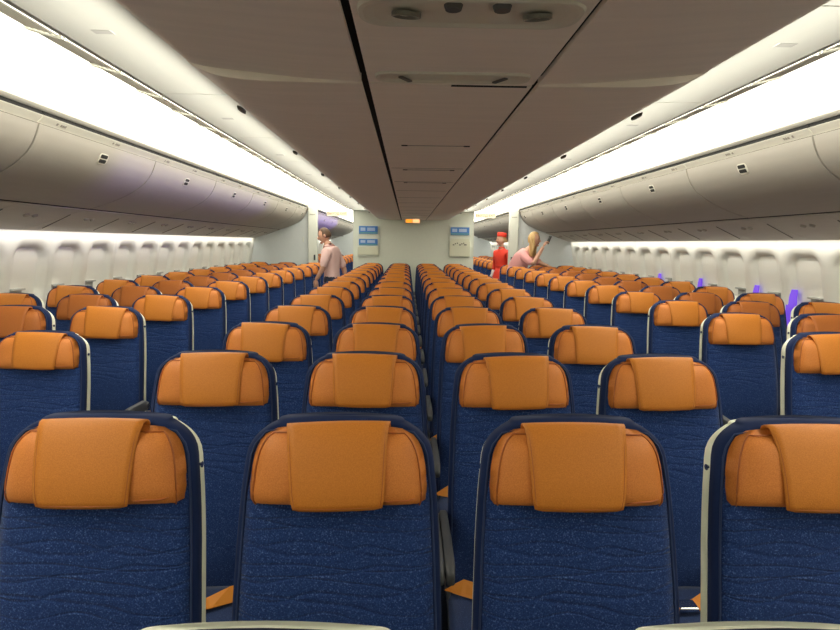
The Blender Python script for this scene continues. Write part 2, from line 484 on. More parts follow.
for s in (-1, 1):
    g = grille(s); i = 0
    for k in range(0, 27):
        y = 1.42 + 0.4 * k
        if y > YBK - 0.25: break
        o = g if k == 0 else dup(g)
        o.location = (0, y, 0)
        if o is g: pass
        o['label'] = 'slatted air vent in the %s ceiling cove, %s from the near end' % (SIDE[s], ORD[k + 1])

# small square plates and dark finger recesses on the light panels
for s in (-1, 1):
    for k in range(7):
        y = 1.95 + 1.3 * k
        o = box('cover_plate', (s * 1.0, y, 2.1347), (0.055, 0.035, 0.0012), 'channel_grey')
        tag(o, 'small square cover plate on the %s light ceiling panel, %s one along' % (SIDE[s], ORD[k + 1]), 'plate', 'cover plates of the %s ceiling' % SIDE[s])
    for k in range(8):
        y = 2.33 + 1.08 * k
        bm = bmesh.new(); lp = []
        for j in range(16):
            a = 2 * pi * j / 16; lp.append((0.009 * cos(a), 0.055 * sin(a)))
        loops_mesh(bm, [[(s * 0.70 + x, y + yy, 2.0 + 0.001) for x, yy in lp], [(s * 0.70 + x * 0.8, y + yy * 0.9, 1.992) for x, yy in lp]])
        o = obj('finger_recess', bm, 'vent_back')
        tag(o, 'dark oval recess on the %s edge of the grey ceiling, %s one along' % (SIDE[s], ORD[k + 1]), 'recess', 'recesses on the %s edge of the grey ceiling' % SIDE[s])
o = box('cover_strip', (-0.722, 1.56, 2.035), (0.006, 0.15, 0.012), 'light_panel', bevel=0.002)
tag(o, 'narrow slot cover on the left edge of the grey ceiling near the viewer', 'cover')

# --- service units in the middle strip
def rr_loop(hx, hy, r, z, cx=0, cy=0, n=5):
    out = []
    for sx, sy, a0 in ((1, 1, 0), (-1, 1, pi / 2), (-1, -1, pi), (1, -1, 1.5 * pi)):
        for k in range(n + 1):
            a = a0 + k * pi / 2 / n
            out.append((cx + sx * (hx - r) + r * cos(a), cy + sy * (hy - r) + r * sin(a), z))
    return out
def service_unit(y, hx, hy, label, dishes):
    t = thing('service_unit', label, 'ceiling unit', (0.003, y, 1.975), 'service units in the ceiling')
    bm = bmesh.new()
    loops_mesh(bm, [rr_loop(hx, hy, hy * 0.75, 0.0), rr_loop(hx - .003, hy - .003, hy * .74, -0.005), rr_loop(hx - 0.012, hy - 0.008, hy * 0.7, -0.006), rr_loop(hx - 0.03, hy - 0.018, hy * 0.55, -0.001)])
    obj('housing', bm, 'unit_olive', t, smooth=False)
    for s in (-1, 1):
        bm = bmesh.new()
        if dishes:
            cx = 0.003 + s * 0.125
            T = Matrix.Translation((cx, 0.0, -0.006)) @ Matrix.Rotation(s * -0.35, 4, 'Z') @ Matrix.Rotation(radians(12), 4, 'X')
            L3 = [[T @ Vector((0.028 * r * cos(a), 0.030 * r * sin(a), z)) for a in [2 * pi * k / 20 for k in range(20)]] for r, z in ((1.0, 0.004), (1.0, -0.004), (0.88, -0.005), (0.75, 0.002))]
            loops_mesh(bm, L3); obj('reading_lamp', bm, 'cup_olive', t)
        else:
            add_box(bm, (s * 0.125, 0.005, -0.006), (0.052, 0.012, 0.004), Matrix.Rotation(s * -1.05, 3, 'Z')); obj('nozzle', bm, 'seam_dark', t)
    if dishes:
        for cx in (-0.035, 0.055):
            bm = bmesh.new(); add_cyl(bm, (cx, -0.040, -0.001), (cx, -0.040, -0.01), 0.018, 0.015, 14); obj('nozzle', bm, 'seam_dark', t)
    return t
service_unit(1.27, 0.215, 0.075, 'large recessed ceiling unit with two dark cups, nearest the viewer', True)
service_unit(1.745, 0.205, 0.05, 'narrow recessed ceiling unit with slanted nozzles just before the joint', False)
for i, y in enumerate((2.94, 3.82 + 0.08, 4.72)):
    t = thing('ceiling_latch', 'thin closed ceiling flap with dark end notches, %s beyond the joint' % ORD[i + 1], 'ceiling flap', (0.01, y, 1.975), 'thin flaps in the centre ceiling')
    box('flap_line', (0, 0, -0.001), (0.25, 0.008, 0.003), 'seam_soft', t)
    for s in (-1, 1): box('notch', (s * 0.14, 0, -0.0015), (0.028, 0.014, 0.004), 'gap_black', t, bevel=0.001)
struct(box('trim_4', (0.11, 1.836, 1.9745), (0.21, 0.010, 0.003), 'gap_black'))

# ------------------------------------------------------------------ overhead bins
DOOR = smooth_curve([(1.990, 2.118), (2.006, 2.07), (2.035, 2.01), (2.085, 1.95), (2.16, 1.895), (2.25, 1.848), (2.36, 1.803), (2.487, 1.762)], 4)
def bin_unit(s, y0, y1):
    t = thing('overhead_bin', 'x', 'overhead bin', (s * 2.2, y0, 1.76))
    L_ = y1 - y0; K = []
    def sw(name, pts, m, a=0.0, b=None, th=0.03, smooth=True):
        o = sweep(name, pts, a, L_ if b is None else b, th, m, t, smooth, s); o.location = (-s * 2.2, 0, -1.76); return o
    # door (inset from both ends by a fine gap) and its upper rail
    sw('door', list(reversed([(x, z) for x, z in DOOR])), 'bin_plastic', 0.004, L_ - 0.004, -0.02)
    sw('top_rail', [(1.998, 2.124), (1.962, 2.158)], 'bin_lip', 0.0, L_, -0.012, False)
    sw('shadow_gap', [(1.964, 2.161), (1.972, 2.183)], 'gap_black', 0, L_, -0.012, False)
    # inner body behind the door
    sw('body', [(2.02, 2.13), (2.075, 2.01), (2.18, 1.92), (2.30, 1.86), (2.50, 1.79)], 'seam_dark', 0.0, L_, 0.02, False)
    # latch: pale bezel with two dark finger cups
    ym = 0.74
    zc = 2.035; xc = 1.992
    def onx(z):
        for (x0, z0), (x1, z1) in zip(DOOR[:-1], DOOR[1:]):
            if z1 <= z <= z0: return x0 + (x1 - x0) * (z0 - z) / (z0 - z1)
        return 2.0
    def plate(hy, hz, cy, cz, depth, name, m):
        bm = bmesh.new(); lp = rr_loop(hy, hz, hz * 0.8, 0)
        lay = []
        for d, k in ((0.006, 1.0), (-depth, 1.0), (-depth - 0.001, 0.85)):
            lay.append([(s * (onx(cz + b_ * k) + d) - s * 2.2, cy + a_ * k, cz + b_ * k - 1.76) for a_, b_, _ in lp])
        loops_mesh(bm, lay); return obj(name, bm, m, t)
    h = plate(0.058, 0.032, ym, zc, 0.004, 'latch', 'bin_lip')
    for dz in (-0.014, 0.014):
        c = plate(0.043, 0.0105, ym, zc + dz, 0.0065, 'finger_cup', 'gap_black'); c.parent = h
    # small row marks on the rail
    for yy in (0.19, 0.84):
        for j in (-2, 0, 1, 2):
            bm = bmesh.new()
            add_box(bm, (s * 1.9775 - s * 2.2, yy + j * 0.02, 2.1405 - 1.76), (0.003, 0.011, 0.014), Matrix.Rotation(-s * 0.78, 3, 'Y'))
            obj('row_mark', bm, 'seam_soft', t)
    register(t); return t
edges = [-1.18, 0.34, 1.86, 3.38, 4.90, 6.42, 7.94, 9.46, 10.98]
for s in (-1, 1):
    u = bin_unit(s, 0, 1.512)
    first = True
    n = 0
    for e in edges:
        o = u if first else dup(u); first = False
        o.location = (s * 2.2, e, 1.76)
        n += 1
        o['label'] = 'grey overhead bin on the %s side, %s along the row from the viewer' % (SIDE[s], ORD[n]); o['group'] = 'overhead bins along the %s side' % SIDE[s]
    for k in range(7):
        e = 12.6 + 1.52 * k
        o = dup(u, (s * 2.2, e, 1.76)); o['label'] = 'overhead bin beyond the bulkhead on the %s side, %s one' % (SIDE[s], ORD[k + 1]); o['group'] = 'overhead bins beyond the bulkhead'
# passenger service panels under the bins
def psu(s, L_):
    t = thing('passenger_service_unit', 'x', 'service panel', (0, 0, 0))
    sweep('panel', [(2.955, 1.598), (2.86, 1.630), (2.50, 1.750)], 0.003, L_ - 0.003, -0.015, 'psu_plastic', t, False, s)
    bm = bmesh.new(); P = [(2.60, 1.7125), (2.90, 1.613)]
    loops_mesh(bm, [[(s * x, y + (0.16 * (x - 2.6) / 0.3), z) for x, z in ((P[0][0], P[0][1]), (P[1][0], P[1][1]), (P[1][0], P[1][1] + 0.004), (P[0][0], P[0][1] + 0.004))] for y in (0.0, 0.010)])
    obj('slot', bm, 'seam_dark', t)
    bm = bmesh.new(); add_cyl(bm, (s * 2.66, 0.35, 1.70), (s * 2.655, 0.35, 1.684), 0.022, 0.018, 14); obj('nozzle', bm, 'seam_soft', t)
    bm = bmesh.new(); add_cyl(bm, (s * 2.66, 0.45, 1.70), (s * 2.655, 0.45, 1.684), 0.022, 0.018, 14); obj('nozzle', bm, 'seam_soft', t)
    register(t); return t
for s in (-1, 1):
    u = psu(s, 0.8); n = 0
    for k in range(32):
        y = YA + 0.02 + 0.8 * k
        if y + 0.8 > YE or abs(y + 0.4 - YBK) < 0.3: continue
        o = u if n == 0 else dup(u); o.location = (0, y, 0); n += 1
        o['label'] = 'grey service panel under the %s bins, %s along from the viewer' % (SIDE[s], ORD[n]) ; o['group'] = 'service panels under the %s bins' % SIDE[s]
    struct(sweep('trim_5', [(2.487, 1.77), (2.53, 1.762)], YA, YE, -0.01, 'gap_black', sgn=s))
    for a, b, i in ((YA, YBK - 0.03, 0), (YBK + 0.08, YE, 1)):
        t = sweep('wash_light', [(2.99, 1.606), (2.957, 1.606)], a, b, -0.006, 'wash_lens', sgn=s)
        tag(t, ('thin bright strip lamp at the top of the %s side wall' if i == 0 else 'thin strip lamp atop the %s side wall beyond the bulkhead') % SIDE[s], 'light', 'strip lamps over the side walls')

# ------------------------------------------------------------------ bulkheads
def poly_slab(name, pts, y0, y1, m):
    bm = bmesh.new(); loops_mesh(bm, [[(x, y, z) for x, z in pts] for y in (y0, y1)])
    o = obj(name, bm, m); return o
ctr = [(-1.125, 0), (1.125, 0), (1.125, 2.132), (0.74, 2.132), (0.715, 2.018), (0.66, 1.985), (0.56, 1.972), (0.42, 1.965), (-0.42, 1.965), (-0.56, 1.972), (-0.66, 1.985), (-0.715, 2.018), (-0.74, 2.132), (-1.125, 2.132)]
struct(poly_slab('wall_center', ctr, YBK, YBK + 0.06, 'bulkhead_green'))
for s in (-1, 1):
    o = [(1.96, 0.0), (2.86, 0.0), (3.03, 0.4), (3.09, 0.75), (3.075, 1.1), (3.035, 1.35), (2.99, 1.594), (2.86, 1.635), (2.50, 1.768), (2.30, 1.836), (2.10, 1.95), (2.03, 2.05), (1.96, 2.12)]
    struct(poly_slab('wall_outboard_' + SIDE[s], [(s * x, z) for x, z in o], YBK, YBK + 0.06, 'bulkhead_blue'))
    struct(box('trim_6', (s * 1.875, YBK - 0.02, 1.09), (0.165, 0.14, 2.18), 'post_white', bevel=0.01))
    struct(box('trim_7', (s * 1.875, YBK - 0.0935, 2.04), (0.10, 0.006, 0.012), 'seam_soft'))
    h = box('assist_handle', (s * 1.84, YBK - 0.10, 1.25), (0.03, 0.02, 0.10), 'dark_plastic', bevel=0.005)
    tag(h, 'small dark latch on the white post beside the %s aisle doorway' % SIDE[s], 'latch')
    h = box('grab_handle', (s * 2.06, YBK - 0.012, 1.58), (0.02, 0.02, 0.09), 'post_white', bevel=0.005)
    tag(h, 'small pale grab handle on the %s outer bulkhead' % SIDE[s], 'handle')
    struct(box('trim_8', (s * 1.126, YBK + 0.03, 1.07), (0.012, 0.08, 2.14), 'post_white'))
struct(box('wall_far', (0, YE + 0.05, 1.2), (6.4, 0.1, 2.6), 'bulkhead_blue'))

# amber lit sign at the ceiling in front of the bulkhead
t = thing('lit_sign', 'glowing amber sign hanging under the ceiling at the centre bulkhead', 'sign', (-0.02, YBK - 0.10, 1.9))
box('housing', (0, 0, 0.045), (0.30, 0.07, 0.09), 'unit_olive', t, bevel=0.012)
box('lit_panel', (-0.065, -0.037, 0.045), (0.12, 0.008, 0.066), 'amber_glow', t, bevel=0.002)
box('lit_panel', (0.065, -0.037, 0.045), (0.12, 0.008, 0.066), 'amber_pale', t, bevel=0.002)

def holder(sx, label, blue2):
    t = thing('brochure_holder', label, 'brochure holder', (sx, YBK - 0.0, 1.30))
    box('back_plate', (0, -0.012, 0.28), (0.40, 0.022, 0.60), 'bulkhead_green', t, bevel=0.004)
    box('pocket', (0, -0.04, 0.14 if not blue2 else 0.085), (0.385, 0.045, 0.28 if not blue2 else 0.15), 'holder_cream', t, bevel=0.006)
    def leaflet(z, h, w_=0.35):
        c = box('leaflet', (0, -0.035, z), (w_, 0.012, h), 'blue_print', t)
        bm = bmesh.new()
        for x, wd in ((-0.10, 0.09), (0.03, 0.10), (0.10, 0.05)): add_box(bm, (x, -0.042, z + h * 0.1), (wd, 0.004, h * 0.42))
        p = obj('print', bm, 'blue_pale', c)
        q = box('print_band', (0, -0.042, z - h * 0.36), (w_ * 0.96, 0.004, h * 0.18), 'teal_print', c)
    leaflet(0.47, 0.145)
    if blue2: leaflet(0.245, 0.12)
    else:
        box('card', (0, -0.066, 0.25), (0.345, 0.006, 0.16), 'holder_cream', t)
        bm = bmesh.new()
        for x, dz, wd in ((-0.12, -0.02, 0.03), (-0.085, 0.0, 0.02), (-0.05, 0.012, 0.02), (0.0, -0.02, 0.03), (0.035, 0.0, 0.02), (0.07, 0.012, 0.02), (0.10, -0.018, 0.05)):
            add_box(bm, (x, -0.0705, 0.235 + dz), (wd, 0.003, 0.018))
        obj('card_print', bm, 'print_black', t)
    return t
holder(-0.845, 'cream wall holder with two blue leaflets, left of the centre bulkhead', True)
holder(0.87, 'cream wall holder with one blue leaflet and a white card, right', False)

def text_mesh(s_, size, m, parent, loc, name):
    cu = bpy.data.curves.new('t', 'FONT'); cu.body = s_; cu.size = size; cu.align_x = 'CENTER'; cu.align_y = 'CENTER'; cu.extrude = 0.001
    o = bpy.data.objects.new('t', cu); COL.objects.link(o)
    dg = bpy.context.evaluated_depsgraph_get(); dg.update()
    me = bpy.data.meshes.new_from_object(o.evaluated_get(dg)); bpy.data.objects.remove(o)
    q = link(name, me, m, parent); q.location = loc; q.rotation_euler = (pi / 2, 0, 0); return q
for s, cx in ((-1, -1.50), (1, 1.42)):
    t = thing('aisle_sign', 'cream exit sign with brown letters over the %s aisle beyond the doorway' % SIDE[s], 'sign', (cx, 12.75, 2.05))
    box('sign_plate', (0, 0, 0.045), (0.40, 0.03, 0.10), 'sign_cream', t, bevel=0.004)
    text_mesh('\u0412\u042b\u0425\u041e\u0414 EXIT', 0.062, 'sign_brown', t, (0, -0.018, 0.045), 'lettering')
    box('hanger', (0, 0, 0.11), (0.3, 0.02, 0.05), 'post_white', t)

# ------------------------------------------------------------------ the seat
def zprof(z):
    P = [(1.175, 0.012), (1.165, 0.0), (1.12, -0.014), (1.05, -0.030), (0.95, -0.050), (0.80, -0.082), (0.65, -0.105), (0.50, -0.115), (0.38, -0.110)]
    for (z0, y0), (z1, y1) in zip(P[:-1], P[1:]):
        if z1 <= z <= z0: return y0 + (y1 - y0) * (z0 - z) / (z0 - z1)
    return P[0][1] if z > 1 else P[-1][1]
def halfw(z, top=1.17):
    d = max(0.0, top - z)
    P = [(0.0, 0.192), (0.09, 0.2005), (0.16, 0.2075), (0.26, 0.213), (0.42, 0.2185), (0.8, 0.222), (2, 0.222)]
    for (d0, w0), (d1, w1) in zip(P[:-1], P[1:]):
        if d0 <= d <= d1: hw = w0 + (w1 - w0) * (d - d0) / (d1 - d0); break
    r = 0.066
    if d < r: hw -= r * (1 - sqrt(max(0.0, 1 - ((r - d) / r) ** 2)))
    return hw
def crown(x, z): # the top edge is slightly arched
    return z - 0.012 * (x / 0.16) ** 2 * max(0.0, min(1.0, (z - 1.06) / 0.10))
def back_shell(z_list, grow, yfront, yback, rnd, name, m, t, dz=0.0, topround=0.012):
    bm = bmesh.new(); loops = []
    zt = z_list[0]
    def sec(z, shrink, wz=None):
        hw = halfw(z if wz is None else wz) + grow - shrink; yf = zprof(z) + yfront + shrink * 0.6; yb = zprof(z) + yback - shrink * 0.6
        n = 5; out = []
        r = min(rnd, (yb - yf) / 2 * 0.98)
        # front edge subdivided
        for k in range(9):
            x = (-hw + r) + (2 * (hw - r)) * k / 8; out.append((x, yf, 0))
        for k in range(1, n): a = -pi / 2 + k * pi / 2 / n; out.append((hw - r + r * cos(a), yf + r + r * sin(a), 0))
        out.append((hw, yf + r, 0)); out.append((hw, yb - r, 0))
        for k in range(1, n): a = k * pi / 2 / n; out.append((hw - r + r * cos(a), yb - r + r * sin(a), 0))
        for k in range(9):
            x = (hw - r) - (2 * (hw - r)) * k / 8; out.append((x, yb, 0))
        for k in range(1, n): a = pi / 2 + k * pi / 2 / n; out.append((-hw + r + r * cos(a), yb - r + r * sin(a), 0))
        out.append((-hw, yb - r, 0)); out.append((-hw, yf + r, 0))
        for k in range(1, n): a = pi + k * pi / 2 / n; out.append((-hw + r + r * cos(a), yf + r + r * sin(a), 0))
        return [(x, y, crown(x, z) + dz) for x, y, _ in out]
    loops.append(sec(zt + topround, topround * 1.6, zt)); loops.append(sec(zt + topround * 0.8, topround * 0.7, zt)); loops.append(sec(zt + topround * 0.4, topround * 0.2, zt))
    for z in z_list: loops.append(sec(z, 0))
    loops_mesh(bm, loops)
    return obj(name, bm, m, t, smooth=True)
ZL = [1.169, 1.167, 1.164, 1.160, 1.155, 1.149, 1.142, 1.134, 1.12, 1.10, 1.07, 1.03, 0.98, 0.92, 0.85, 0.78, 0.70, 0.62, 0.54, 0.46, 0.40]

def pillow(bm, outline, depth, yfun, nu=18, nv=10, back=0.0):
    """outline(u,v) -> (x,z); bulges towards -Y"""
    grid = []
    for j in range(nv + 1):
        v = -1 + 2 * j / nv; row = []
        for i in range(nu + 1):
            u = -1 + 2 * i / nu
            x, z = outline(u, v)
            e = max(0.0, 1 - abs(u) ** 5) ** 0.5 * max(0.0, 1 - abs(v) ** 4) ** 0.5
            row.append(bm.verts.new((x, yfun(z) - depth * e, z)))
        grid.append(row)
    for a, b in zip(grid[:-1], grid[1:]):
        for i in range(nu): bm.faces.new((a[i], a[i + 1], b[i + 1], b[i]))
    # back side
    rim = grid[0] + [r[-1] for r in grid[1:]] + list(reversed(grid[-1][:-1])) + [r[0] for r in reversed(grid[1:-1])]
    bk = [bm.verts.new((v.co.x, yfun(v.co.z) + back, v.co.z)) for v in rim]
    n = len(rim)
    for i in range(n):
        j = (i + 1) % n; bm.faces.new((rim[i], rim[j], bk[j], bk[i]))
    bm.faces.new(bk)

HRW = [(-1.0, 0.178), (-0.85, 0.1855), (-0.5, 0.186), (0.0, 0.1815), (0.35, 0.1765), (0.6, 0.170), (0.8, 0.159), (0.92, 0.147), (1.0, 0.132)]
def hr_outline(u, v):
    z = 1.073 + 0.080 * v
    for (v0, w0), (v1, w1) in zip(HRW[:-1], HRW[1:]):
        if v0 <= v <= v1 + 1e-6: hw = w0 + (w1 - w0) * (v - v0) / (v1 - v0); break
    x = hw * u
    if v > 0: z -= 0.006 * v * abs(u) ** 3
    return x, z
def hr_y(z): return zprof(z) - 0.002

def flap_obj(t, m):
    bm = bmesh.new()
    P = [(-0.006, 1.150), (-0.010, 1.158), (-0.020, 1.163), (-0.034, 1.161), (-0.050, 1.150), (-0.064, 1.130), (-0.077, 1.10), (-0.088, 1.07), (-0.096, 1.037), (-0.098, 1.018), (-0.097, 1.004)]
    n = len(P); W = []
    for i, (y, z) in enumerate(P):
        f = i / (n - 1); W.append(0.1085 - 0.018 * max(0, (f - 0.2) / 0.8))
    nu = 12
    def layer(d):
        rows = []
        for i, (y, z) in enumerate(P):
            a = Vector(P[max(i - 1, 0)]); b = Vector(P[min(i + 1, n - 1)]); dd = (b - a).normalized(); nn = Vector((dd.y, -dd.x))
            row = []
            for k in range(nu + 1):
                u = -1 + 2 * k / nu
                sh = 0.0
                if i >= 4: sh = 0.006 * u * u
                row.append(bm.verts.new((W[i] * u, y + nn.x * d + sh, z + nn.y * d + (0.003 * (1 - u * u) if i < 5 else 0) - (0.003 if (i == n - 1 and abs(u) > 0.95) else 0) * -1)))
            rows.append(row)
        return rows
    A = layer(-0.0015); B = layer(0.0025)
    for R, fl in ((A, False), (B, True)):
        for a, b in zip(R[:-1], R[1:]):
            for i in range(nu): bm.faces.new((a[i], a[i + 1], b[i + 1], b[i]))
    def ring(R): return R[0] + [r[-1] for r in R[1:]] + list(reversed(R[-1][:-1])) + [r[0] for r in reversed(R[1:-1])]
    ra, rb = ring(A), ring(B)
    for i in range(len(ra)):
        j = (i + 1) % len(ra); bm.faces.new((ra[i], ra[j], rb[j], rb[i]))
    f = obj('headrest_flap', bm, m, t, smooth=True)
    return f, P, W

def make_seat(leath, flapm):
    t = thing('airline_seat', 'x', 'seat')
    # cream outer shell behind
    back_shell([z for z in ZL], -0.0035, 0.034, 0.072, 0.013, 'back_shell', 'cream_shell', t, dz=-0.021, topround=0.006)
    # navy upholstered back
    back_shell(ZL, 0.0, -0.004, 0.036, 0.015, 'backrest', 'navy_border', t, dz=-0.006, topround=0.006)
    # inset cushion with piping
    def inset(u, v):
        z = 0.735 + 0.375 * v + 0.0
        hw = halfw(z) - 0.017
        if v > 0.8: hw -= 0.03 * ((v - 0.8) / 0.2) ** 2
        return hw * u, z
    bm = bmesh.new(); pillow(bm, inset, 0.014, lambda z: zprof(z) - 0.003, 20, 26, 0.004)
    obj('back_cushion', bm, 'navy_fabric', t, smooth=True)
    bm = bmesh.new(); pts = []
    for k in range(0, 31):
        z = 0.42 + 0.735 * k / 30; pts.append((-(halfw(z) - 0.013), zprof(z) - 0.0045, crown(halfw(z) - 0.013, z) - 0.006))
    for k in range(1, 12):
        x = -0.130 + 0.260 * k / 12
        pts.append((x, zprof(1.157) - 0.0045, crown(x, 1.158) - 0.006))
    for k in range(30, -1, -1):
        z = 0.42 + 0.735 * k / 30; pts.append(((halfw(z) - 0.013), zprof(z) - 0.0045, crown(halfw(z) - 0.013, z) - 0.006))
    tube(bm, pts, 0.0024, 6); obj('back_piping', bm, 'navy_edge', t, smooth=True)
    # headrest
    bm = bmesh.new(); pillow(bm, hr_outline, 0.052, hr_y, 22, 12, 0.0)
    h = obj('headrest', bm, leath, t, smooth=True)
    for s in (-1, 1):
        bm = bmesh.new()
        pts = []
        for k in range(15):
            v = -0.92 + 1.84 * k / 14; u = s * 0.93
            x, z = hr_outline(u, v)
            e = max(0.0, 1 - abs(u) ** 5) ** 0.5 * max(0.0, 1 - abs(v) ** 4) ** 0.5
            pts.append((x, hr_y(z) - 0.052 * e - 0.0005, z))
        for k in range(1, 6):
            u = s * (0.93 - 0.30 * k / 5); v = 0.92
            x, z = hr_outline(u, v); e = max(0.0, 1 - abs(u) ** 5) ** 0.5 * max(0.0, 1 - abs(v) ** 4) ** 0.5
            pts.append((x, hr_y(z) - 0.052 * e - 0.0005, z))
        tube(bm, pts, 0.0018, 5)
        obj('piping', bm, 'orange_piping', h, smooth=True)
    bm = bmesh.new(); pts = []
    for k in range(9):
        u = 0.50 + 0.36 * k / 8; v = -0.74 + 0.03 * sin(pi * k / 8) - (0.0 if k < 7 else -0.03 * (k - 6))
        x, z = hr_outline(u, v); e = max(0.0, 1 - abs(u) ** 5) ** 0.5 * max(0.0, 1 - abs(v) ** 4) ** 0.5
        pts.append((x, hr_y(z) - 0.052 * e - 0.0005, z))
    tube(bm, pts, [0.0008] + [0.0022] * 7 + [0.0008], 5); obj('pocket_slit', bm, 'orange_piping', h, smooth=True)
    # draped flap with its stitching
    f, P, W = flap_obj(t, flapm)
    bm = bmesh.new(); pts = []
    for i in range(3, len(P)): pts.append((-(W[i] - 0.005), P[i][0] + 0.003, P[i][1] + 0.004 * (i == len(P) - 1)))
    for k in range(1, 8):
        u = -1 + 2 * k / 8; pts.append((u * (W[-1] - 0.005), P[-1][0] - 0.003 + 0.006 * u * u, P[-1][1] + 0.005))
    for i in range(len(P) - 1, 2, -1): pts.append(((W[i] - 0.005), P[i][0] + 0.003, P[i][1] + 0.004 * (i == len(P) - 1)))
    tube(bm, pts, 0.0008, 4); obj('stitching', bm, 'orange_piping', f)
    # seat pan
    bm = bmesh.new(); loops = []
    for y, zt, zb, hw in ((-0.10, 0.40, 0.31, 0.20), (-0.16, 0.412, 0.31, 0.216), (-0.30, 0.425, 0.31, 0.220), (-0.45, 0.440, 0.31, 0.220), (-0.54, 0.435, 0.32, 0.218), (-0.585, 0.415, 0.33, 0.21), (-0.60, 0.39, 0.35, 0.20)):
        loops.append([(x * hw, y, z) for x, z in ((-0.92, zb), (0.92, zb), (1, zb + 0.02), (1, zt - 0.03), (0.95, zt - 0.008), (0.8, zt), (0.4, zt + 0.004), (0, zt), (-0.4, zt + 0.004), (-0.8, zt), (-0.95, zt - 0.008), (-1, zt - 0.03), (-1, zb + 0.02))])
    loops_mesh(bm, loops); obj('seat_cushion', bm, 'navy_plain', t, smooth=True)
    # belt: two webbing halves lying over the pan
    for s in (-1, 1):
        bm = bmesh.new(); pts = [(s * 0.21, -0.15, 0.420), (s * 0.175, -0.20, 0.446), (s * 0.11, -0.25, 0.452), (s * 0.05, -0.29, 0.446), (s * 0.012, -0.305, 0.444)]
        up = [Vector((0, -0.2, 1)), Vector((0, -0.9, 0.5)), Vector((0.2 * s, -0.7, 0.8)), Vector((0, -0.2, 1)), Vector((0, 0, 1))]
        lay = []
        for i, p in enumerate(pts):
            p = Vector(p); d = (Vector(pts[min(i + 1, 4)]) - Vector(pts[max(i - 1, 0)])).normalized()
            wv = d.cross(up[i]).normalized() * 0.025; nv = wv.cross(d).normalized() * 0.0015
            lay.append([p + wv + nv, p - wv + nv, p - wv - nv, p + wv - nv])
        loops_mesh(bm, lay); b_ = obj('seat_belt', bm, 'orange_webbing', t, smooth=False)
        if s > 0: box('buckle', (0.0, -0.305, 0.447), (0.06, 0.05, 0.014), 'chrome', b_, bevel=0.004)
    # armrests, pivoting at the back
    for s in (-1, 1):
        bm = bmesh.new(); loops = []
        for y, zc_, hz, hx in ((-0.075, 0.63, 0.020, 0.010), (-0.12, 0.64, 0.028, 0.013), (-0.30, 0.645, 0.028, 0.014), (-0.46, 0.64, 0.024, 0.014), (-0.50, 0.635, 0.014, 0.010)):
            loops.append([(s * 0.236 + hx * cx, y, zc_ + hz * cz) for cx, cz in ((-1, -0.7), (-0.7, -1), (0.7, -1), (1, -0.7), (1, 0.7), (0.7, 1), (-0.7, 1), (-1, 0.7))])
        loops_mesh(bm, loops); a_ = obj('armrest', bm, 'grey_plastic', t, smooth=True)
        bm = bmesh.new(); add_cyl(bm, (s * 0.220, -0.09, 0.63), (s * 0.249, -0.09, 0.63), 0.017, None, 12); obj('pivot', bm, 'chrome', a_)
    # hook on the edge of the shell
    for s in (1,):
        for sg in (-1, 1):
            bm = bmesh.new(); add_cyl(bm, (sg * 0.185, 0.024, 1.055), (sg * 0.199, 0.022, 1.055), 0.006, 0.007, 12); obj('coat_hook', bm, 'chrome', t, smooth=False)
    # frame and legs
    box('frame', (0, -0.33, 0.31), (0.42, 0.44, 0.035), 'frame_grey', t, bevel=0.006)
    for s in (-1, 1):
        bm = bmesh.new(); tube(bm, [(s * 0.17, -0.46, 0.30), (s * 0.17, -0.50, 0.15), (s * 0.17, -0.52, 0.0)], 0.016, 8)
        tube(bm, [(s * 0.17, -0.14, 0.30), (s * 0.17, -0.12, 0.0)], 0.016, 8)
        tube(bm, [(s * 0.17, -0.52, 0.02), (s * 0.17, -0.12, 0.02)], 0.010, 8); obj('leg', bm, 'frame_grey', t, smooth=True)
    register(t); return t

seatA = make_seat('orange_leather', 'orange_leather_flap')
seatM = None
def copy_swap(root, swaps):
    """a copy whose leather parts use darker leather"""
    r = dup(root)
    kids = [o for o in COL.objects if o.parent is r]
    cache = {}
    for k in kids:
        for slot_from, slot_to in swaps.items():
            for i, m_ in enumerate(k.data.materials if k.data else []):
                if m_ and m_.name == slot_from:
                    k.data = k.data.copy(); k.data.materials[i] = MATS[slot_to]
    KIDS[r.name] = kids
    for k in kids: KIDS[k.name] = [o for o in COL.objects if o.parent is k]
    return r
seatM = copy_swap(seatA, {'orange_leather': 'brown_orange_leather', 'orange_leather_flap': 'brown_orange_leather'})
used = {'A': False, 'M': False}
def put_seat(kind, x, y, label, group):
    src = seatA if kind == 'A' else seatM
    if not used[kind]:
        used[kind] = True; o = src
    else:
        o = dup(src)
    o.location = (x, y, 0); o['label'] = label; o['group'] = group
    SEATS.append(o)
    return o
SEATS = []
S0 = 0.5014; Y1 = 1.3336; PITCH_ROW = 0.8
POSN = ['leftmost', 'second from left', 'third from left', 'rightmost']
for r in range(1, 15):
    for c in range(4):
        o = put_seat('A', (c - 1.5) * S0, Y1 + PITCH_ROW * (r - 1), 'navy seat with orange headrest, %s in the %s centre row from the viewer' % (POSN[c], ORD[r]), 'seats of the four-wide centre block')
for c in range(4):
    put_seat('A', (c - 1.5) * S0, Y1 - PITCH_ROW + 0.0, 'seat right under the viewer, only its cream back edge showing, %s' % POSN[c], 'seats of the row under the viewer')
COLN = {0: 'aisle', 1: 'middle', 2: 'window'}
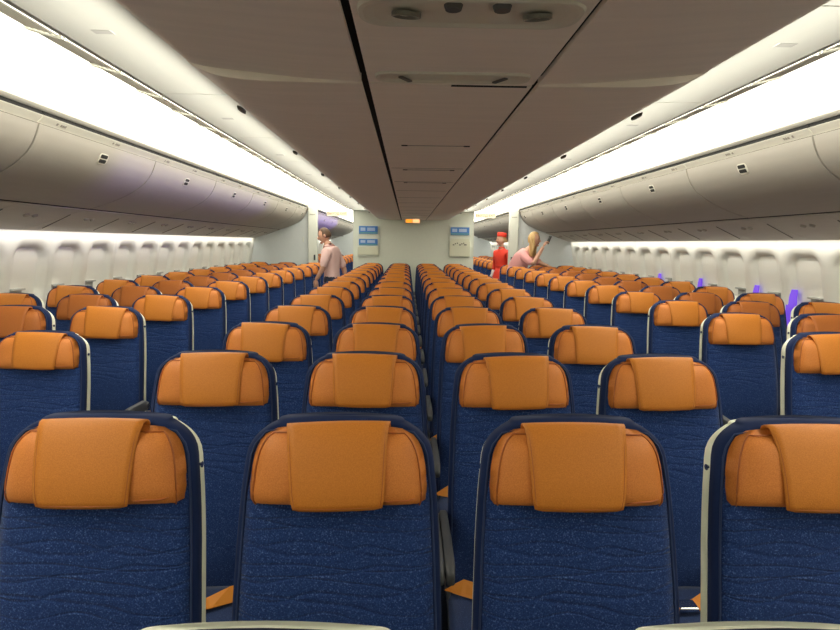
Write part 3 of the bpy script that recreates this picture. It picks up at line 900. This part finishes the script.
for s in (-1, 1):
    for r in range(0, 12):
        for c in range(3):
            if r == 0 and c == 2: continue
            y = 2.76 + PITCH_ROW * r
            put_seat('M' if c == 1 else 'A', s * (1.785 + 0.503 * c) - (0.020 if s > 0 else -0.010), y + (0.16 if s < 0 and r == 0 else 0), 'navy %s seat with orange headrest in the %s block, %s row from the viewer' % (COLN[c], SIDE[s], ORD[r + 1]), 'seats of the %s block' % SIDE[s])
    for r in range(9):
        for c in range(3):
            y = 13.75 + PITCH_ROW * r
            put_seat('M' if c == 1 else 'A', s * (1.785 + 0.503 * c), y, 'far %s seat beyond the bulkhead on the %s, %s row past the doorway' % (COLN[c], SIDE[s], ORD[r + 1]), 'seats beyond the bulkhead')
for o in SEATS:
    if o.location.x < -1.5 and o.location.y < 3.0: o.scale = (1, 1, 0.957)
    if o.location.y < 1.0: o.scale = (1, 1, 1.003)
# small natural shifts of the draped flaps
for o in COL.objects:
    if o.name.startswith('headrest_flap'):
        o.rotation_euler = (0, random.uniform(-0.035, 0.05), 0)
        o.location = (random.uniform(-0.010, 0.012), 0, random.uniform(-0.002, 0.002))
        o.location.x -= o.rotation_euler.y * 1.07

# violet light falling on the right side wall, put in as glowing plates
for i, y in enumerate((5.19, 5.76, 6.88, 8.00)):
    t = box('violet_patch', (3.055, y, 1.04), (0.014, 0.13, 0.32), 'violet_glow', None, bevel=0.003)
    tag(t, 'small glowing violet patch on the right side wall, %s from the viewer' % ORD[i + 1], 'light', 'glowing violet patches on the right side wall')


# ------------------------------------------------------------------ people
def skin_data(chains, sub=2):
    """chains: list of (list of (x,y,z,r), parent (chain, index) or None); one skeleton -> evaluated mesh"""
    verts = []; edges = []; idx = []
    for pts, par in chains:
        ids = []
        prev = idx[par[0]][par[1]] if par else None
        for (x, y, z, r) in pts:
            verts.append((x, y, z, r)); i = len(verts) - 1
            if prev is not None: edges.append((prev, i))
            prev = i; ids.append(i)
        idx.append(ids)
    me = bpy.data.meshes.new('sk'); me.from_pydata([v[:3] for v in verts], edges, []); me.update()
    o = bpy.data.objects.new('sk', me); COL.objects.link(o)
    m = o.modifiers.new('skin', 'SKIN'); m.use_smooth_shade = True
    for i, v in enumerate(verts):
        rr = v[3] if isinstance(v[3], tuple) else (v[3], v[3])
        me.skin_vertices[0].data[i].radius = rr
        me.skin_vertices[0].data[i].use_root = (i == 0)
    ss = o.modifiers.new('sub', 'SUBSURF'); ss.levels = sub; ss.render_levels = sub
    dg = bpy.context.evaluated_depsgraph_get(); dg.update()
    out = bpy.data.meshes.new_from_object(o.evaluated_get(dg))
    bpy.data.objects.remove(o)
    return out
def add_ell(bm, c, r, mi=0, rot=None, seg=20, fn=None):
    g = bmesh.ops.create_uvsphere(bm, u_segments=seg, v_segments=seg * 2 // 3, radius=1)
    for v in g['verts']:
        if fn: v.co = fn(v.co.copy())
        v.co = Vector((v.co.x * r[0], v.co.y * r[1], v.co.z * r[2]))
    T = Matrix.Translation(c) @ (rot.to_4x4() if rot else Matrix.Identity(4))
    bmesh.ops.transform(bm, matrix=T, verts=g['verts'])
    fs = set(f for v in g['verts'] for f in v.link_faces)
    for f in fs: f.material_index = mi; f.smooth = True
def head(bm, c, yaw, pitch=0.0, k=1.0):
    """head facing +Y before the turn; centre of skull at c"""
    R = Matrix.Rotation(yaw, 3, 'Z') @ Matrix.Rotation(pitch, 3, 'X')
    def sh(p):
        if p.z < 0: p.x *= 1 - 0.28 * (-p.z) ** 1.3; 
        if p.z < -0.2 and p.y < 0: p.y *= 0.80
        return p
    add_ell(bm, c, (0.076 * k, 0.095 * k, 0.118 * k), 0, R, 24, sh)
    C_ = Vector(c)
    def at(x, y, z): return C_ + R @ Vector((x * k, y * k, z * k))
    add_ell(bm, at(0, 0.098, -0.018), (0.011 * k, 0.020 * k, 0.022 * k), 0, R, 10)
    add_ell(bm, at(0, 0.074, -0.095), (0.026 * k, 0.020 * k, 0.018 * k), 0, R, 10)
    for s in (-1, 1):
        add_ell(bm, at(s * 0.030, 0.080, 0.006), (0.012 * k, 0.009 * k, 0.007 * k), 1, R, 8)
        add_ell(bm, at(s * 0.030, 0.083, 0.024), (0.017 * k, 0.007 * k, 0.004 * k), 1, R, 8)
        add_ell(bm, at(s * 0.076, -0.005, -0.005), (0.010 * k, 0.020 * k, 0.030 * k), 0, R, 10)
    add_ell(bm, at(0, 0.084, -0.058), (0.022 * k, 0.010 * k, 0.008 * k), 2, R, 10)
    return at, R
def hand(bm, wrist, direction, palm_n, curl=0.5, mi=0, k=1.0):
    """wrist, direction the fingers point, palm normal; five separate bent fingers"""
    W = Vector(wrist); d = Vector(direction).normalized(); n = Vector(palm_n); n = (n - d * n.dot(d)).normalized(); s = d.cross(n)
    T = Matrix((s, d, n)).transposed()
    add_ell(bm, W + d * 0.045 * k, (0.040 * k, 0.055 * k, 0.017 * k), mi, T, 12)
    L_ = [0.070, 0.080, 0.074, 0.058]
    for i in range(4):
        p = W + d * 0.075 * k + s * (-0.028 + 0.0185 * i) * k; pts = [p]
        dr = d.copy(); a = 0
        for j in range(3):
            a += curl * 0.9
            dr = (d * cos(a) + n * sin(a)); p = p + dr * L_[i] * k * (0.42, 0.33, 0.25)[j]; pts.append(p)
        nb = len(bm.faces); tube(bm, pts, [0.0095 * k, 0.009 * k, 0.008 * k, 0.0055 * k], 8)
        bm.faces.ensure_lookup_table()
        for f in bm.faces[nb:]: f.material_index = mi; f.smooth = True
    p = W + d * 0.02 * k - s * 0.030 * k; q = p + (d * 0.6 - s * 0.8) * 0.035 * k; r = q + (d * 0.9 - s * 0.2 + n * curl) .normalized() * 0.032 * k
    nb = len(bm.faces); tube(bm, [p, q, r], [0.013 * k, 0.011 * k, 0.007 * k], 8); bm.faces.ensure_lookup_table()
    for f in bm.faces[nb:]: f.material_index = mi; f.smooth = True
def join_me(bm, me, mi=0):
    nb = len(bm.faces); bm.from_mesh(me); bm.faces.ensure_lookup_table()
    for f in bm.faces[nb:]: f.material_index = mi; f.smooth = True
def grow(chains, d):
    return [([(x, y, z, tuple(a + d for a in r) if isinstance(r, tuple) else r + d) for x, y, z, r in pts], par) for pts, par in chains]

# --- man in a pale pink shirt, walking away to the left in the left aisle
def man():
    t = thing('person', 'man in a pale pink short-sleeved shirt and dark trousers walking in the left aisle', 'person', (-1.31, 10.22, 0))
    t.rotation_euler = (0, 0, radians(80)); t.scale = (0.99, 0.99, 0.99)
    torso = [(0, 0, 0.95, (0.15, 0.105)), (0, -0.005, 1.10, (0.145, 0.105)), (0, 0.01, 1.25, (0.165, 0.12)), (0, 0.03, 1.39, (0.175, 0.115)), (0, 0.045, 1.465, (0.095, 0.08)), (0, 0.065, 1.52, (0.060, 0.060)), (0, 0.085, 1.58, (0.055, 0.055))]
    armL = [(0.195, 0.0, 1.405, 0.060), (0.235, -0.06, 1.27, 0.052), (0.25, -0.13, 1.13, 0.046), (0.25, -0.15, 1.01, 0.036), (0.24, -0.16, 0.91, 0.027)]
    armR = [(-0.195, 0.02, 1.405, 0.060), (-0.235, 0.05, 1.27, 0.052), (-0.25, 0.07, 1.14, 0.046), (-0.24, 0.14, 1.03, 0.036), (-0.22, 0.20, 0.95, 0.027)]
    legL = [(0.09, 0.0, 0.90, 0.095), (0.10, 0.06, 0.70, 0.085), (0.10, 0.10, 0.48, 0.060), (0.10, 0.06, 0.28, 0.055), (0.10, 0.02, 0.09, 0.04), (0.10, 0.12, 0.035, 0.035)]
    legR = [(-0.09, 0.0, 0.90, 0.095), (-0.10, -0.05, 0.70, 0.085), (-0.10, -0.08, 0.48, 0.060), (-0.10, -0.16, 0.28, 0.055), (-0.10, -0.24, 0.10, 0.04), (-0.10, -0.14, 0.04, 0.035)]
    ch = [(torso, None), (armL, (0, 3)), (armR, (0, 3)), (legL, (0, 0)), (legR, (0, 0))]
    bm = bmesh.new(); join_me(bm, skin_data(ch))
    at, R = head(bm, (0, 0.12, 1.655), radians(12), radians(-14), 1.04)
    hand(bm, armL[-1][:3], (0, 0.25, -1), (-1, 0.2, 0), 0.35); hand(bm, armR[-1][:3], (0.0, -0.1, -1), (1, 0.2, 0), 0.35)
    obj('body', bm, ['skin', 'eye', 'lip'], t, recalc=False)
    sh = grow([([(0, 0, 0.82, (0.165, 0.125)), (0, 0, 0.95, (0.162, 0.12))] + torso[1:5] + [(0, 0.058, 1.505, (0.048, 0.048))], None), (armL[:3], (0, 4)), (armR[:3], (0, 4))], 0.020)
    bm = bmesh.new(); join_me(bm, skin_data(sh)); add_ell(bm, (0, 0.055, 1.49), (0.080, 0.085, 0.032)); obj('shirt', bm, 'pink_cloth', t, recalc=False)
    tr = grow([([torso[0], (0, 0, 1.08, (0.145, 0.105))], None), (legL[:5], (0, 0)), (legR[:5], (0, 0))], 0.012)
    bm = bmesh.new(); join_me(bm, skin_data(tr)); obj('trousers', bm, 'dark_trousers', t, recalc=False)
    for x, y, z, tl in ((0.10, 0.08, 0.04, 0), (-0.10, -0.18, 0.05, 0.35)):
        bm = bmesh.new(); add_ell(bm, (x, y, z), (0.05, 0.14, 0.04), 0, Matrix.Rotation(-tl, 3, 'X'), 14)
        obj('shoe', bm, 'phone_black', t, recalc=False)
    def hs(p):
        return p
    bm = bmesh.new()
    g = bmesh.ops.create_uvsphere(bm, u_segments=24, v_segments=16, radius=1)
    for v in list(bm.verts):
        v.co = Vector((v.co.x * 0.084, v.co.y * 0.103, v.co.z * 0.123))
    bmesh.ops.delete(bm, geom=[v for v in bm.verts if v.co.y > 0.035 + (v.co.z) * 0.25 and v.co.z < 0.085 or v.co.z < -0.062], context='VERTS')
    T = Matrix.Translation(at(0, -0.004, 0.006)) @ R.to_4x4(); bmesh.ops.transform(bm, matrix=T, verts=bm.verts)
    o = obj('hair', bm, 'hair_brown', t, smooth=True); mo = o.modifiers.new('s', 'SOLIDIFY'); mo.thickness = 0.008
    return t
man()

# --- cabin attendant in red behind the right post
def attendant():
    t = thing('person', 'cabin attendant in a red dress, red cap and white gloves in the right doorway', 'person', (1.76, 12.72, 0))
    t.rotation_euler = (0, 0, radians(128))
    torso = [(0, 0, 0.93, (0.155, 0.12)), (0, 0, 1.08, (0.105, 0.085)), (0, 0.01, 1.22, (0.13, 0.105)), (0, 0.0, 1.37, (0.14, 0.09)), (0, 0.0, 1.445, (0.07, 0.055)), (0, 0.008, 1.50, (0.042, 0.042)), (0, 0.015, 1.56, (0.04, 0.04))]
    armL = [(0.16, 0, 1.375, 0.045), (0.19, -0.02, 1.24, 0.038), (0.20, -0.02, 1.12, 0.034), (0.205, 0.02, 1.02, 0.028), (0.20, 0.05, 0.94, 0.022)]
    armR = [(-0.16, 0, 1.375, 0.045), (-0.19, -0.02, 1.24, 0.038), (-0.20, -0.02, 1.12, 0.034), (-0.195, 0.04, 1.03, 0.028), (-0.18, 0.09, 0.96, 0.022)]
    legL = [(0.08, 0, 0.86, 0.09), (0.08, 0.02, 0.66, 0.072), (0.075, 0.02, 0.48, 0.05), (0.07, -0.01, 0.30, 0.048), (0.07, -0.03, 0.11, 0.028), (0.07, 0.08, 0.03, 0.026)]
    legR = [(-x, y, z, r) for x, y, z, r in legL]
    ch = [(torso, None), (armL, (0, 3)), (armR, (0, 3)), (legL, (0, 0)), (legR, (0, 0))]
    bm = bmesh.new(); join_me(bm, skin_data(ch))
    at, R = head(bm, (0, 0.03, 1.62), radians(-18), 0.0, 0.98)
    hand(bm, armL[-1][:3], (0, 0.2, -1), (-1, 0.2, 0), 0.4); hand(bm, armR[-1][:3], (0.1, 0.2, -1), (1, 0.2, 0), 0.4)
    obj('body', bm, ['skin', 'eye', 'lip'], t, recalc=False)
    dr = grow([(torso[:5] + [(0, 0.005, 1.475, (0.040, 0.040))], None), (armL[:4], (0, 3)), (armR[:4], (0, 3))], 0.014)
    bm = bmesh.new(); join_me(bm, skin_data(dr))
    obj('jacket', bm, 'red_cloth', t, recalc=False)
    bm = bmesh.new(); loops = []
    for z, hx, hy in ((1.06, 0.125, 0.10), (0.98, 0.165, 0.13), (0.90, 0.185, 0.145), (0.75, 0.18, 0.14), (0.60, 0.17, 0.135), (0.57, 0.16, 0.13)):
        loops.append([(hx * cos(2 * pi * k / 24), hy * sin(2 * pi * k / 24), z) for k in range(24)])
    loops_mesh(bm, loops); obj('skirt', bm, 'red_cloth', t, smooth=True)
    bm = bmesh.new(); loops = []
    for z, k_ in ((1.095, 0.98), (1.10, 1.0), (1.125, 1.0), (1.13, 0.98)):
        loops.append([(0.127 * k_ * cos(2 * pi * k / 24), 0.106 * k_ * sin(2 * pi * k / 24), z) for k in range(24)])
    loops_mesh(bm, loops); obj('belt', bm, 'red_cloth', t, smooth=True)
    for a_, pn in ((armL, (-1, 0.2, 0)), (armR, (1, 0.2, 0))):
        bm = bmesh.new(); tube(bm, [a_[3][:3], a_[4][:3]], [0.033, 0.030], 12)
        hand(bm, a_[-1][:3], (0.05, 0.2, -1), pn, 0.4, 0, 1.12)
        obj('glove', bm, 'white_cloth', t, recalc=False)
    # scarf
    bm = bmesh.new(); add_ell(bm, (0, 0.012, 1.468), (0.066, 0.060, 0.024)); obj('scarf', bm, 'red_cloth', t, recalc=False)
    # pillbox cap
    bm = bmesh.new(); loops = []
    for z, r in ((0.0, 0.082), (0.012, 0.086), (0.075, 0.084), (0.085, 0.078), (0.088, 0.05)):
        loops.append([(r * 0.95 * cos(2 * pi * k / 24), r * 1.15 * sin(2 * pi * k / 24), z) for k in range(24)])
    loops_mesh(bm, loops)
    T = Matrix.Translation(at(0, -0.012, 0.062)) @ R.to_4x4() @ Matrix.Rotation(0.12, 4, 'X'); bmesh.ops.transform(bm, matrix=T, verts=bm.verts)
    obj('cap', bm, 'red_cloth', t, smooth=True)
    bm = bmesh.new(); bmesh.ops.create_uvsphere(bm, u_segments=24, v_segments=16, radius=1)
    for v in bm.verts: v.co = Vector((v.co.x * 0.080, v.co.y * 0.100, v.co.z * 0.118))
    bmesh.ops.delete(bm, geom=[v for v in bm.verts if v.co.y > 0.02 and v.co.z < 0.07 or v.co.z < -0.06], context='VERTS')
    T = Matrix.Translation(at(0, -0.006, 0.004)) @ R.to_4x4(); bmesh.ops.transform(bm, matrix=T, verts=bm.verts)
    add_ell(bm, at(0, -0.105, -0.01), (0.035, 0.03, 0.035))
    o = obj('hair', bm, 'hair_blonde', t, smooth=True)
    for s in (-1, 1):
        bm = bmesh.new(); add_ell(bm, (s * 0.07, 0.05, 0.035), (0.035, 0.10, 0.03))
        add_cyl(bm, (s * 0.07, -0.04, 0.0), (s * 0.07, -0.04, 0.07), 0.01, 0.02, 10)
        obj('shoe', bm, 'red_cloth', t, recalc=False)
attendant()

# --- woman with long fair hair leaning over the right block and holding up a phone (points in cabin coordinates)
def woman():
    BX, BY = 1.62, 11.12
    t = thing('person', 'woman with long fair hair and a pink top leaning over seats, photographing with a phone', 'person', (BX, BY, 0))
    def q(L): return [(x - BX, y - BY, z, r) for x, y, z, r in L]
    torso = q([(1.74, 11.16, 0.93, (0.15, 0.15)), (1.77, 11.14, 1.06, (0.145, 0.14)), (1.82, 11.11, 1.20, (0.155, 0.145)), (1.89, 11.08, 1.34, (0.15, 0.15)), (1.96, 11.05, 1.42, (0.085, 0.085)), (2.00, 11.03, 1.48, (0.050, 0.050)), (2.03, 11.02, 1.53, (0.045, 0.045))])
    armR = q([(1.86, 10.93, 1.36, 0.058), (1.93, 10.86, 1.27, 0.052), (2.02, 10.82, 1.215, 0.046), (2.11, 10.86, 1.36, 0.038), (2.20, 10.90, 1.51, 0.028)])
    armL = q([(1.98, 11.22, 1.34, 0.058), (2.10, 11.18, 1.27, 0.050), (2.20, 11.08, 1.22, 0.044), (2.25, 10.96, 1.19, 0.034), (2.29, 10.87, 1.185, 0.026)])
    legL = q([(1.78, 11.25, 0.86, 0.10), (1.80, 11.26, 0.70, 0.085), (1.83, 11.26, 0.53, 0.065), (1.68, 11.27, 0.50, 0.055), (1.48, 11.27, 0.50, 0.040), (1.40, 11.27, 0.44, 0.032)])
    legR = q([(1.76, 11.06, 0.86, 0.10), (1.78, 11.05, 0.70, 0.085), (1.81, 11.04, 0.53, 0.065), (1.66, 11.05, 0.50, 0.055), (1.46, 11.05, 0.50, 0.040), (1.38, 11.05, 0.44, 0.032)])
    ch = [(torso, None), (armL, (0, 3)), (armR, (0, 3)), (legL, (0, 0)), (legR, (0, 0))]
    bm = bmesh.new(); join_me(bm, skin_data(ch))
    hc = (2.06 - BX, 11.0 - BY, 1.625)
    at, R = head(bm, hc, radians(-112), radians(-6), 1.0)
    hand(bm, armR[-1][:3], (0.45, 0.1, 0.9), (0.9, 0.1, -0.4), 0.8)
    hand(bm, armL[-1][:3], (0.5, -0.6, -0.35), (0, -0.3, -1), 0.35)
    obj('body', bm, ['skin', 'eye', 'lip'], t, recalc=False)
    tp = grow([(torso[:5], None), (armL[:3], (0, 3)), (armR[:3], (0, 3))], 0.020)
    bm = bmesh.new(); join_me(bm, skin_data(tp)); obj('top', bm, 'rose_cloth', t, recalc=False)
    tr = grow([([torso[0], (1.75 - BX, 0.03, 1.0, (0.14, 0.13))], None), (legL[:5], (0, 0)), (legR[:5], (0, 0))], 0.012)
    bm = bmesh.new(); join_me(bm, skin_data(tr)); obj('trousers', bm, 'white_cloth', t, recalc=False)
    for L_ in (legL, legR):
        bm = bmesh.new(); add_ell(bm, (L_[-1][0] - 0.02, L_[-1][1], 0.43), (0.045, 0.045, 0.12)); obj('shoe', bm, 'white_cloth', t, recalc=False)
    # hair: cap and long locks
    bm = bmesh.new(); bmesh.ops.create_uvsphere(bm, u_segments=24, v_segments=16, radius=1)
    for v in bm.verts: v.co = Vector((v.co.x * 0.090, v.co.y * 0.108, v.co.z * 0.130))
    bmesh.ops.delete(bm, geom=[v for v in bm.verts if v.co.y > 0.03 + v.co.z * 0.2 and v.co.z < 0.09 or v.co.z < -0.08], context='VERTS')
    T = Matrix.Translation(at(0, -0.006, 0.008)) @ R.to_4x4(); bmesh.ops.transform(bm, matrix=T, verts=bm.verts)
    rnd = random.Random(3)
    for k in range(26):
        s = -1 if k % 2 else 1
        a = rnd.uniform(0.3, 1.0)
        x0 = s * 0.075 * a; y0 = -0.085 * (1 - a * 0.7) + rnd.uniform(-0.01, 0.03)
        ln = rnd.uniform(0.26, 0.36); pts = []
        for j in range(6):
            f = j / 5; p = at(x0 * (1 + 0.5 * f) + 0.012 * sin(f * 7 + k), y0 + 0.02 * f, 0.04)
            pts.append((p.x - 0.02 * f, p.y - 0.03 * f, p.z - ln * f))
        tube(bm, pts, [0.016, 0.022, 0.024, 0.022, 0.017, 0.005], 7)
    obj('hair', bm, 'hair_blonde', t, smooth=True)
    return at
woman()
p = thing('mobile_phone', 'dark mobile phone held up by the woman in pink', 'phone', (2.285, 10.92, 1.60))
p.rotation_euler = (0.1, 0.35, radians(20))
box('phone_body', (0, 0, 0.02), (0.012, 0.075, 0.15), 'phone_black', p, bevel=0.004)
box('camera_bump', (0.008, 0.015, 0.075), (0.004, 0.025, 0.025), 'dark_plastic', p, bevel=0.001)
